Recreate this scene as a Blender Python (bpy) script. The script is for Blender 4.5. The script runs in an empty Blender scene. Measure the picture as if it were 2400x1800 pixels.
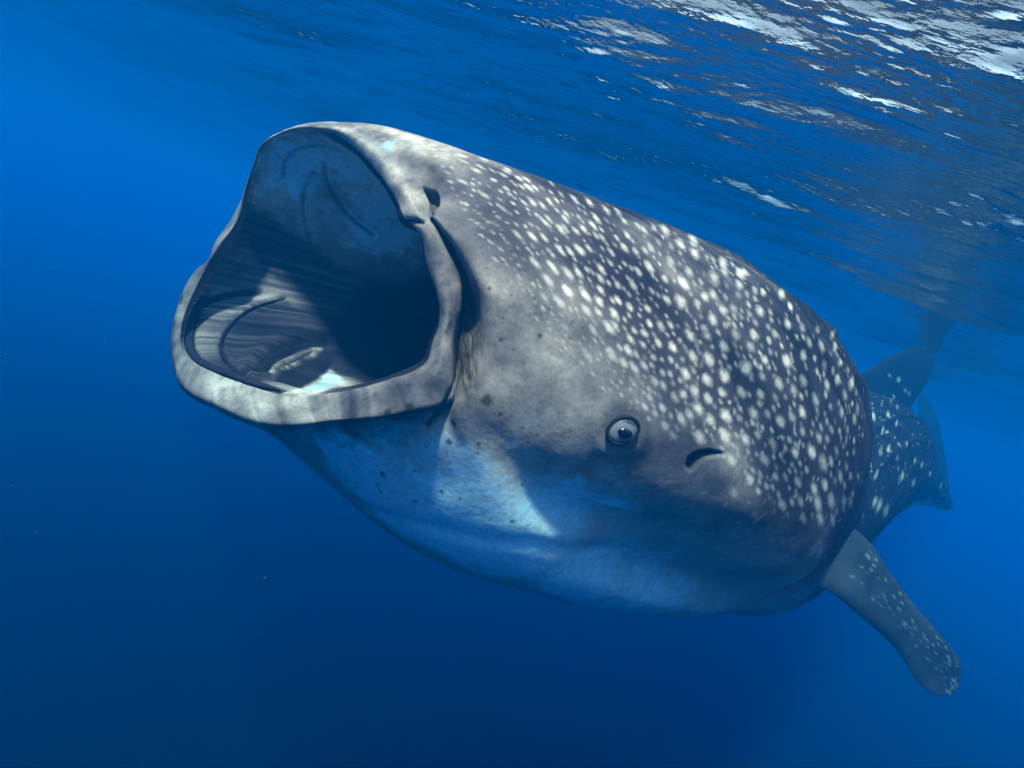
import bpy, math, random
import numpy as np
from mathutils import Matrix, Vector
from mathutils.bvhtree import BVHTree

rng = np.random.default_rng(7)
random.seed(7)
scene = bpy.context.scene

# ------------------------------------------------------------------ camera
FPX = 1600.0                      # focal length in photo pixels (2400 px wide frame)
ROLL, PITCH = math.radians(20.0), math.radians(-7.0)
SURF_Z = 0.76                     # mean water level above the camera
f_ = Vector((0, math.cos(PITCH), math.sin(PITCH)))
u0 = Vector((0, -math.sin(PITCH), math.cos(PITCH)))
r0 = Vector((1, 0, 0))
cup = u0 * math.cos(ROLL) - r0 * math.sin(ROLL)
crt = r0 * math.cos(ROLL) + u0 * math.sin(ROLL)
R = np.array([list(crt), list(cup), list(-f_)]).T          # camera axes as columns
cam_data = bpy.data.cameras.new('camera')
cam_data.lens = 24.0
cam_data.sensor_width = 36.0
cam_data.clip_start = 0.02
cam_data.clip_end = 500.0
cam = bpy.data.objects.new('camera', cam_data)
scene.collection.objects.link(cam)
cam.matrix_world = Matrix(R.tolist()).to_4x4()
scene.camera = cam

def W(p):                          # view-frame metres -> world
    return np.asarray(p, float) @ R.T
def ray(px, py):
    return np.array([(px - 1200.0) / FPX, (900.0 - py) / FPX, -1.0])
def at(px, py, D):                 # a point seen at (px, py), D metres deep, in world space
    return W(ray(px, py) * D)

# ------------------------------------------------------------------ sky, sun, exposure
SUN_V = np.array([0.08, 0.82, 0.54])               # towards the sun, view frame
SUN = W(SUN_V / np.linalg.norm(SUN_V))
sun_el = math.asin(SUN[2])
sun_az = math.atan2(SUN[0], SUN[1])
world = bpy.data.worlds.new('World')
scene.world = world
world.use_nodes = True
nt = world.node_tree
nt.nodes.clear()
sky = nt.nodes.new('ShaderNodeTexSky')
sky.sky_type = 'NISHITA'
sky.sun_disc = False
sky.dust_density = 4.0
sky.sun_elevation = sun_el
sky.sun_rotation = sun_az
bg = nt.nodes.new('ShaderNodeBackground')
bg.inputs['Strength'].default_value = 0.07
wo = nt.nodes.new('ShaderNodeOutputWorld')
tc = nt.nodes.new('ShaderNodeTexCoord')               # white cloud added over the blue to whiten the surface glints
cn = nt.nodes.new('ShaderNodeTexNoise')
cn.inputs['Scale'].default_value = 3.0
cn.inputs['Detail'].default_value = 6.0
cr_ = nt.nodes.new('ShaderNodeMapRange')
cr_.inputs['From Min'].default_value, cr_.inputs['From Max'].default_value = .22, .50
cm = nt.nodes.new('ShaderNodeMix')
cm.data_type = 'RGBA'
nt.links.new(tc.outputs['Generated'], cn.inputs['Vector'])
nt.links.new(cn.outputs['Fac'], cr_.inputs['Value'])
sz = nt.nodes.new('ShaderNodeSeparateXYZ')
nt.links.new(tc.outputs['Generated'], sz.inputs[0])
up_ = nt.nodes.new('ShaderNodeMapRange')                # no cloud below the horizon
up_.inputs['From Min'].default_value, up_.inputs['From Max'].default_value = .0, .12
nt.links.new(sz.outputs['Z'], up_.inputs['Value'])
cmul = nt.nodes.new('ShaderNodeMath')
cmul.operation = 'MULTIPLY'
nt.links.new(cr_.outputs[0], cmul.inputs[0])
nt.links.new(up_.outputs[0], cmul.inputs[1])
nt.links.new(cmul.outputs[0], cm.inputs[0])
nt.links.new(sky.outputs[0], cm.inputs[6])
cm.inputs[7].default_value = (7.5, 7.5, 8.1, 1)
nt.links.new(cm.outputs[2], bg.inputs[0])
nt.links.new(bg.outputs[0], wo.inputs[0])
sd = bpy.data.lights.new('sun', 'SUN')
sd.energy = 5.0
sd.angle = math.radians(4.0)
sd.color = (1.0, 0.78, 0.62)
sun = bpy.data.objects.new('sun', sd)
scene.collection.objects.link(sun)
sun.rotation_euler = Vector(SUN).to_track_quat('Z', 'Y').to_euler()
vs = scene.view_settings
vs.view_transform = 'Standard'
vs.look = 'None'
vs.exposure = 1.03
vs.gamma = 1.0
vs.use_curve_mapping = False
cy = scene.cycles
cy.max_bounces = 8
cy.diffuse_bounces = 3
cy.glossy_bounces = 4
cy.transmission_bounces = 4
cy.volume_bounces = 3
cy.transparent_max_bounces = 8
cy.use_denoising = True
cy.use_adaptive_sampling = True
cy.adaptive_threshold = 0.02
cy.adaptive_min_samples = 16
cy.sample_clamp_indirect = 6.0
cy.caustics_reflective = True
cy.caustics_refractive = False

# ------------------------------------------------------------------ helpers
def smooth(a, b, x):
    t = np.clip((x - a) / (b - a), 0, 1)
    return t * t * (3 - 2 * t)

def mesh_from(name, V, F, smooth_shade=True):
    V = np.ascontiguousarray(V, dtype=np.float32)
    F = np.ascontiguousarray(F, dtype=np.int32)
    me = bpy.data.meshes.new(name)
    k = F.shape[1]
    me.vertices.add(len(V))
    me.vertices.foreach_set('co', V.ravel())
    me.loops.add(F.size)
    me.loops.foreach_set('vertex_index', F.ravel())
    me.polygons.add(len(F))
    me.polygons.foreach_set('loop_start', np.arange(0, F.size, k, dtype=np.int32))
    me.update(calc_edges=True)
    if smooth_shade:
        me.polygons.foreach_set('use_smooth', np.ones(len(F), dtype=bool))
    return me

def add_attr(me, name, data, kind='FLOAT'):
    a = me.attributes.new(name, kind, 'POINT')
    if kind == 'FLOAT':
        a.data.foreach_set('value', np.ascontiguousarray(data, np.float32).ravel())
    else:
        c = np.ones((len(data), 4), np.float32)
        c[:, :3] = data
        a.data.foreach_set('color', c.ravel())

def grid_faces(nr, nc, wrap=False):
    i = np.arange(nr - 1)[:, None]
    j = np.arange(nc if wrap else nc - 1)[None, :]
    j2 = (j + 1) % nc
    a = i * nc + j
    b = i * nc + j2
    return np.stack([a, b, b + nc, a + nc], -1).reshape(-1, 4)

def link(name, me, mat, parent=None, loc=None):
    o = bpy.data.objects.new(name, me)
    scene.collection.objects.link(o)
    if mat is not None:
        me.materials.append(mat)
    if parent is not None:
        o.parent = parent
    if loc is not None:
        o.location = loc
    return o

def hermite(x, Y, xs, periodic=None):
    """Interpolate Y (n, ...) at knots x; optional period."""
    x = np.asarray(x, float)
    if periodic:
        Y = np.concatenate([Y[-2:], Y, Y[:3]])
        x = np.concatenate([x[-2:] - periodic, x, x[:3] + periodic])
    h = np.diff(x)
    d = np.diff(Y, axis=0) / h.reshape((-1,) + (1,) * (Y.ndim - 1))
    m = np.empty_like(Y)
    hh = h.reshape((-1,) + (1,) * (Y.ndim - 1))
    m[1:-1] = (d[:-1] * hh[1:] + d[1:] * hh[:-1]) / (hh[1:] + hh[:-1])
    m[0], m[-1] = d[0], d[-1]
    i = np.clip(np.searchsorted(x, xs, side='right') - 1, 0, len(x) - 2)
    u = ((xs - x[i]) / h[i]).reshape((-1,) + (1,) * (Y.ndim - 1))
    H = h[i].reshape((-1,) + (1,) * (Y.ndim - 1))
    return ((2 * u**3 - 3 * u**2 + 1) * Y[i] + (u**3 - 2 * u**2 + u) * H * m[i]
            + (-2 * u**3 + 3 * u**2) * Y[i + 1] + (u**3 - u**2) * H * m[i + 1])

# value noise on 3D points (numpy), octave sum
_perm = rng.random((64, 64, 64)).astype(np.float32)
def vnoise(P, scale, octaves=3, seed=0):
    out = np.zeros(len(P), np.float32)
    amp, tot = 1.0, 0.0
    for o in range(octaves):
        q = P * scale * 2**o + seed * 7.31 + o * 3.7
        i = np.floor(q).astype(int)
        fr = (q - i)
        fr = fr * fr * (3 - 2 * fr)
        v = 0
        for dx in (0, 1):
            for dy in (0, 1):
                for dz in (0, 1):
                    w = ((fr[:, 0] if dx else 1 - fr[:, 0]) * (fr[:, 1] if dy else 1 - fr[:, 1])
                         * (fr[:, 2] if dz else 1 - fr[:, 2]))
                    v = v + w * _perm[(i[:, 0] + dx) & 63, (i[:, 1] + dy) & 63, (i[:, 2] + dz) & 63]
        out += amp * v
        tot += amp
        amp *= 0.55
    return out / tot

class NB:                                        # tiny node-tree builder
    def __init__(self, name):
        self.m = bpy.data.materials.new(name)
        self.m.use_nodes = True
        self.t = self.m.node_tree
        self.t.nodes.clear()
        self.out = self.t.nodes.new('ShaderNodeOutputMaterial')
    def n(self, kind, **kw):
        nd = self.t.nodes.new('ShaderNode' + kind)
        for k, v in kw.items():
            if k in nd.inputs.keys():
                s = nd.inputs[k]
                if hasattr(v, 'is_output'):
                    self.t.links.new(v, s)
                else:
                    s.default_value = v
            else:
                setattr(nd, k, v)
        return nd
    def l(self, a, b):
        self.t.links.new(a, b)
    def attr(self, name):
        nd = self.t.nodes.new('ShaderNodeAttribute')
        nd.attribute_name = name
        return nd
    def math(self, op, a, b=None):
        nd = self.t.nodes.new('ShaderNodeMath')
        nd.operation = op
        for k, v in enumerate((a, b)):
            if v is None:
                continue
            if hasattr(v, 'is_output'):
                self.t.links.new(v, nd.inputs[k])
            else:
                nd.inputs[k].default_value = v
        return nd.outputs[0]

# ------------------------------------------------------------------ water surface seen from below
def wave_field(X, Y, spacing):
    X, Y, spacing = X.astype(np.float32), Y.astype(np.float32), spacing.astype(np.float32)
    Z = np.zeros_like(X)
    r = np.random.default_rng(21)
    wind = math.radians(78)
    bands = [(2.6, 1.1, 6, .055), (1.1, .45, 8, .08), (.45, .18, 11, .10), (.18, .075, 14, .125), (.075, .032, 15, .13)]
    wx = X + .10 * np.sin(Y * 1.3 + .4) + .035 * np.sin(X * 4.1 + Y * 3.2)
    wy = Y + .10 * np.sin(X * 1.1 + 1.9) + .035 * np.sin(Y * 4.7 - X * 2.9)
    for l1, l0, n, slope in bands:
        gate = .55 + .45 * np.sin(wx * (1.9 / l1) * .45 + r.uniform(0, 6)) * np.sin(wy * (1.7 / l1) * .4 + r.uniform(0, 6))
        for _ in range(n):
            lam = math.exp(r.uniform(math.log(l0), math.log(l1)))
            th = wind + r.normal(0, .34)
            k = 2 * math.pi / lam
            a = slope / k * math.sqrt(2.0 / n)
            p = k * (math.cos(th) * wx + math.sin(th) * wy) + r.uniform(0, 6.283)
            fade = np.clip(lam / (3.2 * spacing) - .6, 0, 1)
            s = np.sin(p)
            Z += a * fade * gate * (s + .22 * np.cos(2 * p))
    return Z

NS = 1050
tt = np.linspace(-1, 1, NS)
sh = .62 * np.sinh(5.5 * tt)
X, Y = np.meshgrid(sh + .45, sh + 1.35)
dsp = np.gradient(sh)
SP = np.maximum(dsp[None, :], dsp[:, None]) * np.ones_like(X)
Z = SURF_Z + wave_field(X, Y, SP)
sme = mesh_from('water_surface', np.stack([X, Y, Z], -1).reshape(-1, 3), grid_faces(NS, NS))
# the ripples act as lenses: caustic dapples for half a metre below, baked into the transparency colour
cs_ = .010
cx = np.arange(-2.6, 3.4, cs_)
cyy = np.arange(-.6, 5.4, cs_)
CX, CY = np.meshgrid(cx, cyy)
CZ = wave_field(CX, CY, np.full_like(CX, .014))
gy, gx = np.gradient(CZ, cs_)
FOC = .25 * .75
ix = np.clip(((CX - FOC * gx) - cx[0]) / cs_, 0, len(cx) - 1.001)
iy = np.clip(((CY - FOC * gy) - cyy[0]) / cs_, 0, len(cyy) - 1.001)
den = np.zeros(CX.size)
for ax in (0, 1):
    for ay in (0, 1):
        w_ = np.abs(1 - ax - (ix % 1)) * np.abs(1 - ay - (iy % 1))
        den += np.bincount(((np.floor(iy).astype(int) + ay) * len(cx) + np.floor(ix).astype(int) + ax).ravel(), w_.ravel(), CX.size)
den = den.reshape(CX.shape)
for _ in range(2):
    den = (den + np.roll(den, 1, 0) + np.roll(den, -1, 0)) / 3
    den = (den + np.roll(den, 1, 1) + np.roll(den, -1, 1)) / 3
edge = np.minimum.reduce([smooth(0, .5, CX - cx[0]), smooth(0, .5, cx[-1] - CX), smooth(0, .5, CY - cyy[0]), smooth(0, .5, cyy[-1] - CY)])
den = 1 + (np.clip(den, .35, 2.6) - 1) * edge * .75
qx = np.clip((X.ravel() - cx[0]) / cs_, 0, len(cx) - 1).astype(int)
qy = np.clip((Y.ravel() - cyy[0]) / cs_, 0, len(cyy) - 1).astype(int)
foc = den[qy, qx]
add_attr(sme, 'focus', np.repeat(foc[:, None], 3, 1), 'FLOAT_COLOR')
nb = NB('water_surface')
fr = nb.n('Fresnel', IOR=1.175)
tr = nb.n('BsdfTransparent')
nb.l(nb.attr('focus').outputs['Color'], tr.inputs['Color'])
gl = nb.n('BsdfGlossy', Roughness=0.05)
mx = nb.n('MixShader')
geo = nb.n('NewGeometry')                         # finest ripples as relief, drawn out along the crests
mp = nb.n('Mapping')
mp.inputs['Rotation'].default_value = (0, 0, math.radians(12))
mp.inputs['Scale'].default_value = (22.0, 44.0, 1.0)
nb.l(geo.outputs['Position'], mp.inputs['Vector'])
rn = nb.n('TexNoise', Scale=1.0, Detail=2.5, Roughness=.55)
nb.l(mp.outputs[0], rn.inputs['Vector'])
rb_ = nb.n('Bump', Strength=1.0, Distance=.0042)
nb.l(rn.outputs['Fac'], rb_.inputs['Height'])
nb.l(rb_.outputs[0], fr.inputs['Normal'])
nb.l(rb_.outputs[0], gl.inputs['Normal'])
nb.l(fr.outputs[0], mx.inputs[0])
nb.l(tr.outputs[0], mx.inputs[1])
nb.l(gl.outputs[0], mx.inputs[2])
nb.l(mx.outputs[0], nb.out.inputs['Surface'])
wso = link('water_surface', sme, nb.m)
wso['kind'] = 'structure'
wso['label'] = 'rippled sea surface seen from below with bright glints at the upper right'

# the sea water itself: one closed box of even blue scattering round everything
hb = np.array([[x, y, z] for z in (-3.9, SURF_Z + .42) for x, y in ((-90, -90), (90, -90), (90, 90), (-90, 90))])
hme = mesh_from('haze', hb, np.array([[0, 3, 2, 1], [4, 5, 6, 7], [0, 1, 5, 4], [1, 2, 6, 5], [2, 3, 7, 6], [3, 0, 4, 7]]), False)
nb = NB('sea_water')
pvn = nb.n('VolumePrincipled')
pvn.inputs['Density'].default_value = 0.25
pvn.inputs['Color'].default_value = (.0002, .106, .275, 1)
pvn.inputs['Absorption Color'].default_value = (.004, .45, .86, 1)
pvn.inputs['Anisotropy'].default_value = 0.38
nb.l(pvn.outputs[0], nb.out.inputs['Volume'])
hz = link('haze', hme, nb.m)
hz['kind'] = 'stuff'
hz['label'] = 'clear blue sea water that fades distant things'

# ------------------------------------------------------------------ whale shark: body control grid (view frame)
F = np.array([-.65163112, .10025094, .75188206])       # forward of the head
T = np.array([.66478819, -.40186407, .62973164])       # towards the shark's left flank
U = np.array([.36528557, .91019504, .19522149])        # dorsal
C0 = np.array([-.53, .30, -1.85])
Q0 = -1.023                                             # mouth plane F.p = Q0

COLS = [  # phi, lip crest px, inner lip edge px, forward push
 (0,   (740,297), (735,314), 0), (9,   (795,303), (790,329), 0), (18,  (845,330), (830,358), 0),
 (27,  (888,370), (862,392), 0), (35,  (930,425), (900,438), 0), (43,  (962,475), (928,488), 0),
 (48,  (980,508), (946,528), .01), (51, (997,543), (977,540), .005), (58, (1022,620), (1000,622), 0),
 (66,  (1048,690), (1024,690), 0), (75, (1050,750), (1028,745), 0), (84, (1038,800), (1009,795), 0),
 (93,  (1032,852), (992,840), .01), (103, (1010,890), (958,862), .02), (115, (940,910), (910,881), .04),
 (132, (850,932), (848,899), .07), (150, (760,948), (765,912), .10), (168, (670,950), (690,917), .12),
 (186, (585,930), (610,897), .13), (202, (505,898), (527,870), .14), (217, (440,855), (468,845), .14),
 (231, (420,790), (442,795), .12), (243, (434,725), (462,722), .09), (254, (464,658), (502,668), .06),
 (265, (507,586), (550,602), .03), (276, (553,522), (592,535), .01), (289, (572,450), (602,462), 0),
 (304, (592,392), (609,402), 0), (322, (612,340), (632,350), 0), (341, (672,305), (684,320), 0)]
PHI = np.array([c[0] for c in COLS], float)
NC = len(COLS)
def onplane(px, fwd):
    r = ray(*px)
    return r * ((Q0 + fwd) / (F @ r))
LIP = np.array([onplane(c[1], c[3]) for c in COLS])
FARW = np.exp(-((PHI - 262) / 26)**2)                    # far wall of the mouth: lining slopes straight in
INN = np.array([onplane(c[2], c[3] - 0.035 - .09 * fw) for c, fw in zip(COLS, FARW)])
MC = LIP.mean(0)
ER = LIP - MC
ER -= np.outer(ER @ F, F)
ER /= np.linalg.norm(ER, axis=1)[:, None]

ST_S = np.array([.30, .65, 1.0, 1.35, 1.7, 2.05, 2.4, 2.8])
ST = np.array([[0.640, 0.555, 0.543, 0.205, -0.1], [0.708, 0.572, 0.636, 0.291, -0.09], [0.752, 0.619, 0.683, 0.353, -0.113],
               [0.769, 0.636, 0.7, 0.365, -0.156], [0.742, 0.662, 0.708, 0.347, -0.204], [0.7, 0.641, 0.692, 0.334, -0.311],
               [0.659, 0.587, 0.656, 0.343, -0.442], [0.578, 0.507, 0.57, 0.364, -0.58]])
def section(w, hu, hd, n=2.3, ridge=0.0, rp=88):
    a = np.radians(PHI)
    s, c = np.sin(a), np.cos(a)
    x = np.sign(s) * np.abs(s)**(2 / n)
    y = np.sign(c) * np.abs(c)**(2 / n)
    lat = np.minimum(np.abs(PHI - 0), 360 - PHI)           # 0 dorsal .. 180 ventral
    k = 1 + ridge * (np.exp(-((lat - rp) / 10)**2) * .45 - np.exp(-((lat - rp - 20) / 11)**2))
    return np.stack([w * x * k, np.where(y > 0, hu, hd) * y], 1)
RIDGE = [.12, .14, .09, .05, .015, 0, 0, 0]
RPOS = [84, 92, 98, 102, 105, 105, 105, 105]
BODY = []
for s, st, rg, rp in zip(ST_S, ST, RIDGE, RPOS):
    q = section(st[0], st[1], st[2], 2.3, rg, rp)
    q[:, 0] *= np.where(PHI > 200, 1 + .30 * math.exp(-(s / .9)**2), 1)    # far side of the head a little fuller
    BODY.append(C0 - s * F + np.outer(q[:, 0] + st[3], T) + np.outer(q[:, 1] + st[4], U))
# rear trunk, bending away to the right and tapering into the tail stalk
def pv(px, py, D):
    return ray(px, py) * D
TR = [(1850, 1135, 4.35, .56, .54, .56), (1970, 1092, 5.0, .48, .58, .58), (2062, 1092, 5.7, .36, .48, .46),
      (2125, 1122, 6.5, .24, .31, .25), (2178, 1158, 7.3, .14, .16, .12), (2210, 1181, 8.0, .07, .09, .07), (2224, 1190, 8.4, .03, .05, .04)]
trc = [pv(*t[:3]) for t in TR]
prev = C0 - 2.8 * F + ST[-1, 3] * T + ST[-1, 4] * U
allc = [prev] + trc
for k, t in enumerate(TR):
    a = allc[min(k + 2, len(allc) - 1)] - allc[k]
    a /= np.linalg.norm(a)
    up = np.array([.34, .93, .12]) * .6 + U * .4
    up = up - a * (up @ a)
    up /= np.linalg.norm(up)
    lf = np.cross(up, -a)
    rg = [0, .03, .12, .22, .35, .5, .5][k]
    q = section(t[3], t[4], t[5], 2.1, rg)
    BODY.append(trc[k] + np.outer(q[:, 0], lf) + np.outer(q[:, 1], up))
BODY = np.array(BODY)

# lips to head: Hermite strips, with the near mouth-corner fold traced separately
OUT_T = [.06, .14, .24, .36, .58]
B0, B1 = BODY[0], BODY[1]
d0 = np.linalg.norm(B0 - LIP, axis=1)[:, None]
lowmask = np.exp(-((PHI - 180) / 50)**2)[:, None]
t0v = (ER * (.55 + .1 * lowmask) - F * (.55 - .0 * lowmask)) * d0 * 0.9
t1v = (B1 - B0) / np.linalg.norm(B1 - B0, axis=1)[:, None] * d0 * 0.9
RINGS_O = []
for t in OUT_T:
    RINGS_O.append((2*t**3-3*t**2+1) * LIP + (t**3-2*t**2+t) * t0v + (-2*t**3+3*t**2) * B0 + (t**3-t**2) * t1v)
RINGS_O = np.array(RINGS_O)
far = np.exp(-((PHI - 278) / 45)**2)[:, None]           # keep the far cheek outside the mouth lining
for k, t in enumerate(OUT_T):
    RINGS_O[k] += far * ER * .07 * math.sin(math.pi * min(t * 1.6, 1.0) * .75)
# mouth-corner fold on the near side: bar edge, groove, crumpled skin, cheek edge (px, py, depth)
FOLD = {
 6:  [(1000,512,1.585), (1010,512,1.60), (1016,512,1.60), (1024,508,1.585)],
 7:  [(1016,535,1.575), (1020,532,1.64), (1025,530,1.66), (1032,528,1.575)],
 8:  [(1046,600,1.555), (1052,592,1.66), (1060,586,1.68), (1072,584,1.545)],
 9:  [(1074,660,1.545), (1080,662,1.66), (1092,660,1.68), (1110,662,1.525)],
 10: [(1074,725,1.535), (1082,735,1.64), (1104,735,1.62), (1133,738,1.515)],
 11: [(1060,790,1.525), (1074,815,1.64), (1096,812,1.58), (1132,815,1.515)],
 12: [(1056,862,1.515), (1071,880,1.63), (1086,880,1.56), (1110,900,1.515)],
 13: [(1052,925,1.515), (1050,945,1.575), (1056,950,1.555), (1070,960,1.53)],
}
for j, q in FOLD.items():
    for k in range(4):
        RINGS_O[k, j] = pv(*q[k])
    RINGS_O[4, j] = .55 * RINGS_O[3, j] + .45 * B0[j] + (ER[j] * .02)

# thick rounded lower lip: its outer edge and the chin right behind it (px, forward push)
LOWER = {14: ((955,955), .055, (962,980), .02), 15: ((850,974), .095, (850,1004), .05), 16: ((768,981), .128, (772,1014), .08),
         17: ((688,987), .15, (698,1020), .10), 18: ((598,979), .162, (620,1008), .105), 19: ((500,940), .172, (530,970), .105),
         20: ((424,893), .168, (455,915), .09), 21: ((403,805), .135, (420,830), .05), 22: ((418,722), .09, (430,735), 0),
         23: ((450,650), .04, (462,655), -.05)}
for j, (p1, f1, p2, f2) in LOWER.items():
    RINGS_O[0, j] = onplane(p1, f1)
    RINGS_O[1, j] = onplane(p2, f2 - .04)
    for k, w in ((2, .30), (3, .50), (4, .74)):
        h = RINGS_O[k, j]
        RINGS_O[k, j] = .5 * h + .5 * (RINGS_O[1, j] * (1 - w) + B0[j] * w)
far2 = np.exp(-((PHI - 262) / 22)**2)[:, None]
for k in (2, 3, 4):
    RINGS_O[k] += far2 * (ER * .05 - T * .04)
# mouth lining
AX = -F
RINGS_I = []
inn_c = INN.mean(0)
for d, k, sh in [(1.36, .05, .30), (1.28, .18, .29), (1.10, .38, .26), (.82, .58, .20), (.50, .75, .14), (.22, .86, .075), (.06, .972, .018)]:
    kk = k - {.06: .05, .22: .17, .50: .10}.get(d, 0) * np.exp(-((PHI - 256) / 26)**2)[:, None]
    RINGS_I.append(inn_c + (INN - inn_c) * kk + AX * d + T * sh)
RINGS_I = np.array(RINGS_I)
CTRL = np.concatenate([RINGS_I, INN[None], LIP[None], RINGS_O, BODY])
I_INN, I_LIP = len(RINGS_I), len(RINGS_I) + 1
knots = np.concatenate([[0], np.cumsum(np.linalg.norm(np.diff(CTRL, axis=0), axis=2).mean(1))])

def dense(row_n, col_phi):
    """row_n: samples per control interval; returns rows param and points."""
    xs = np.concatenate([np.linspace(knots[i], knots[i + 1], n, endpoint=False) for i, n in enumerate(row_n)] + [[knots[-1]]])
    G = hermite(knots, CTRL, xs)                    # rows x NC x 3
    G = hermite(PHI, G.transpose(1, 0, 2), col_phi, periodic=360).transpose(1, 0, 2)
    return xs, G

nI = len(RINGS_I)
ROWN = ([6, 8, 14, 22, 24, 14, 6] + [10] + [8, 10, 12, 12, 22, 30] + [44, 46, 44, 40, 34, 28, 20] + [16, 14, 12, 12, 10, 8, 6])
assert len(ROWN) == len(CTRL) - 1, (len(ROWN), len(CTRL))
DENS = 2
ROWN = [n * DENS for n in ROWN]
dphi = np.interp(np.arange(0, 360, .5), [0, 30, 125, 180, 270, 330, 360], [.7, .38, .38, .8, .9, .9, .7])
cp = [0.0]
while cp[-1] < 360:
    cp.append(cp[-1] + float(np.interp(cp[-1], np.arange(0, 360, .5), dphi)))
cp = np.array(cp[:-1]) * (360 / cp[-1])
xs, G = dense(ROWN, cp)
NR, NCO = G.shape[:2]
# ---- where features sit on the skin: shoot a ray at the coarse body and keep the 3D hit
_g = G[::2, ::2]
_bvh = BVHTree.FromPolygons(_g.reshape(-1, 3).tolist(), grid_faces(_g.shape[0], _g.shape[1], True).tolist())
def hit(px, py):
    r = ray(px, py)
    h = _bvh.ray_cast(Vector((0, 0, 0)), Vector(r / np.linalg.norm(r)))
    return None if h[0] is None else np.array(h[0])
def hits(L):
    out = [(hit(q[0], q[1]), q) for q in L]
    return [(h, q) for h, q in out if h is not None]
def project(P):
    return np.stack([1200 + FPX * P[..., 0] / -P[..., 2], 900 - FPX * P[..., 1] / -P[..., 2]], -1)
def polyline3(L, n=60):
    P = np.array([h for h, _ in hits(L)])
    k = np.concatenate([[0], np.cumsum(np.linalg.norm(np.diff(P, axis=0), axis=1))])
    return hermite(k, P, np.linspace(0, k[-1], n))
def dist_line(P, L):
    d = np.full(len(P), 9.0, np.float32)
    c, rad = L.mean(0), np.linalg.norm(L - L.mean(0), axis=1).max() + .15
    near = np.where(((P - c)**2).sum(1) < rad * rad)[0]
    Q = P[near]
    dd = np.full(len(near), 9.0)
    for a, b in zip(L[:-1], L[1:]):
        ab = b - a
        t = np.clip(((Q - a) @ ab) / (ab @ ab + 1e-12), 0, 1)
        dd = np.minimum(dd, np.linalg.norm(Q - a - t[:, None] * ab, axis=1))
    d[near] = dd
    return d

def grid_normals(G):
    du = np.gradient(G, axis=0)
    dv = np.roll(G, -1, 1) - np.roll(G, 1, 1)
    n = np.cross(dv, du)
    n /= np.linalg.norm(n, axis=2)[..., None] + 1e-12
    return n
NRM = grid_normals(G)
# make normals point out of the skin (away from the body axis on a mid-body row)
_r = int(np.argmin(np.abs(xs - knots[-9])))
if ((NRM[_r] * (G[_r] - G[_r].mean(0))).sum(1)).mean() < 0:
    NRM = -NRM
V0 = G.reshape(-1, 3)
NV = NRM.reshape(-1, 3)
rowp = np.repeat(xs, NCO)
php = np.tile(cp, NR)
lat = np.minimum(php, 360 - php)
K_INN, K_LIP, K_B0 = knots[I_INN], knots[I_LIP], knots[I_LIP + len(RINGS_O) + 1]
K_TR = knots[len(CTRL) - len(TR)]
inside = rowp < K_INN + .5 * (K_LIP - K_INN)
disp = np.zeros(len(V0))
DARK = np.zeros(len(V0), np.float32)          # tooth band pigment; shade of creases and openings put into the colour
# folds of the mouth lining
FOLDS = [
 ([(604,684),(554,688),(508,698),(472,712),(456,740),(446,775),(444,805),(455,833),(490,860),(540,878),(600,900),(660,915)], .019, .006, .9),
 ([(664,700),(627,711),(586,727),(549,755),(527,782),(518,810),(527,842),(549,869),(575,886)], .007, .008, .85),
 ([(760,803),(701,803),(655,814),(623,837),(610,860),(614,880)], .018, .014, .95),
 ([(745,835),(701,850),(665,868),(640,885)], .010, .008, .8),
 ([(664,416),(666,388),(682,361),(710,347),(746,342),(783,345)], .006, .007, .55),
 ([(760,379),(763,416),(779,452),(801,484),(829,516),(875,549)], .006, .008, .6),
 ([(733,402),(714,443),(710,489),(717,535),(728,571)], .005, .007, .5),
]
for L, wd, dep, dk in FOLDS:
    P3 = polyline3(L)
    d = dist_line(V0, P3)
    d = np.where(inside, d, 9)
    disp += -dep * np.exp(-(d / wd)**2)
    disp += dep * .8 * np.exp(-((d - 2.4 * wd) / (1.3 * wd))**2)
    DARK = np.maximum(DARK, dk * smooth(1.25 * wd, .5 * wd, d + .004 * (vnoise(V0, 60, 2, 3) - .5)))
# creases outside the mouth: end of the upper lip, tail of the corner fold
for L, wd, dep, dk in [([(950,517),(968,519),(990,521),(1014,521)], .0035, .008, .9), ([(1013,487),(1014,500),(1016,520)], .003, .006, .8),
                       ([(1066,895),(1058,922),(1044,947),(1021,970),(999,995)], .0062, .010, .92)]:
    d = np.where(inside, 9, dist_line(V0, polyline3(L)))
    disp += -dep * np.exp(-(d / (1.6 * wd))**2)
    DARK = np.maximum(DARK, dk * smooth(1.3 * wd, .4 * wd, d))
# radiating wrinkles of the far mouth wall
wr = vnoise(np.stack([php * .55, rowp * 1.6, rowp * 0], 1), 1.0, 3, 5)
wmask = inside * smooth(.02, .12, K_INN - rowp) * smooth(1.35, .9, K_INN - rowp) * np.exp(-((php - 262) / 45)**2)
disp += .012 * (wr - .5) * wmask
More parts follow.
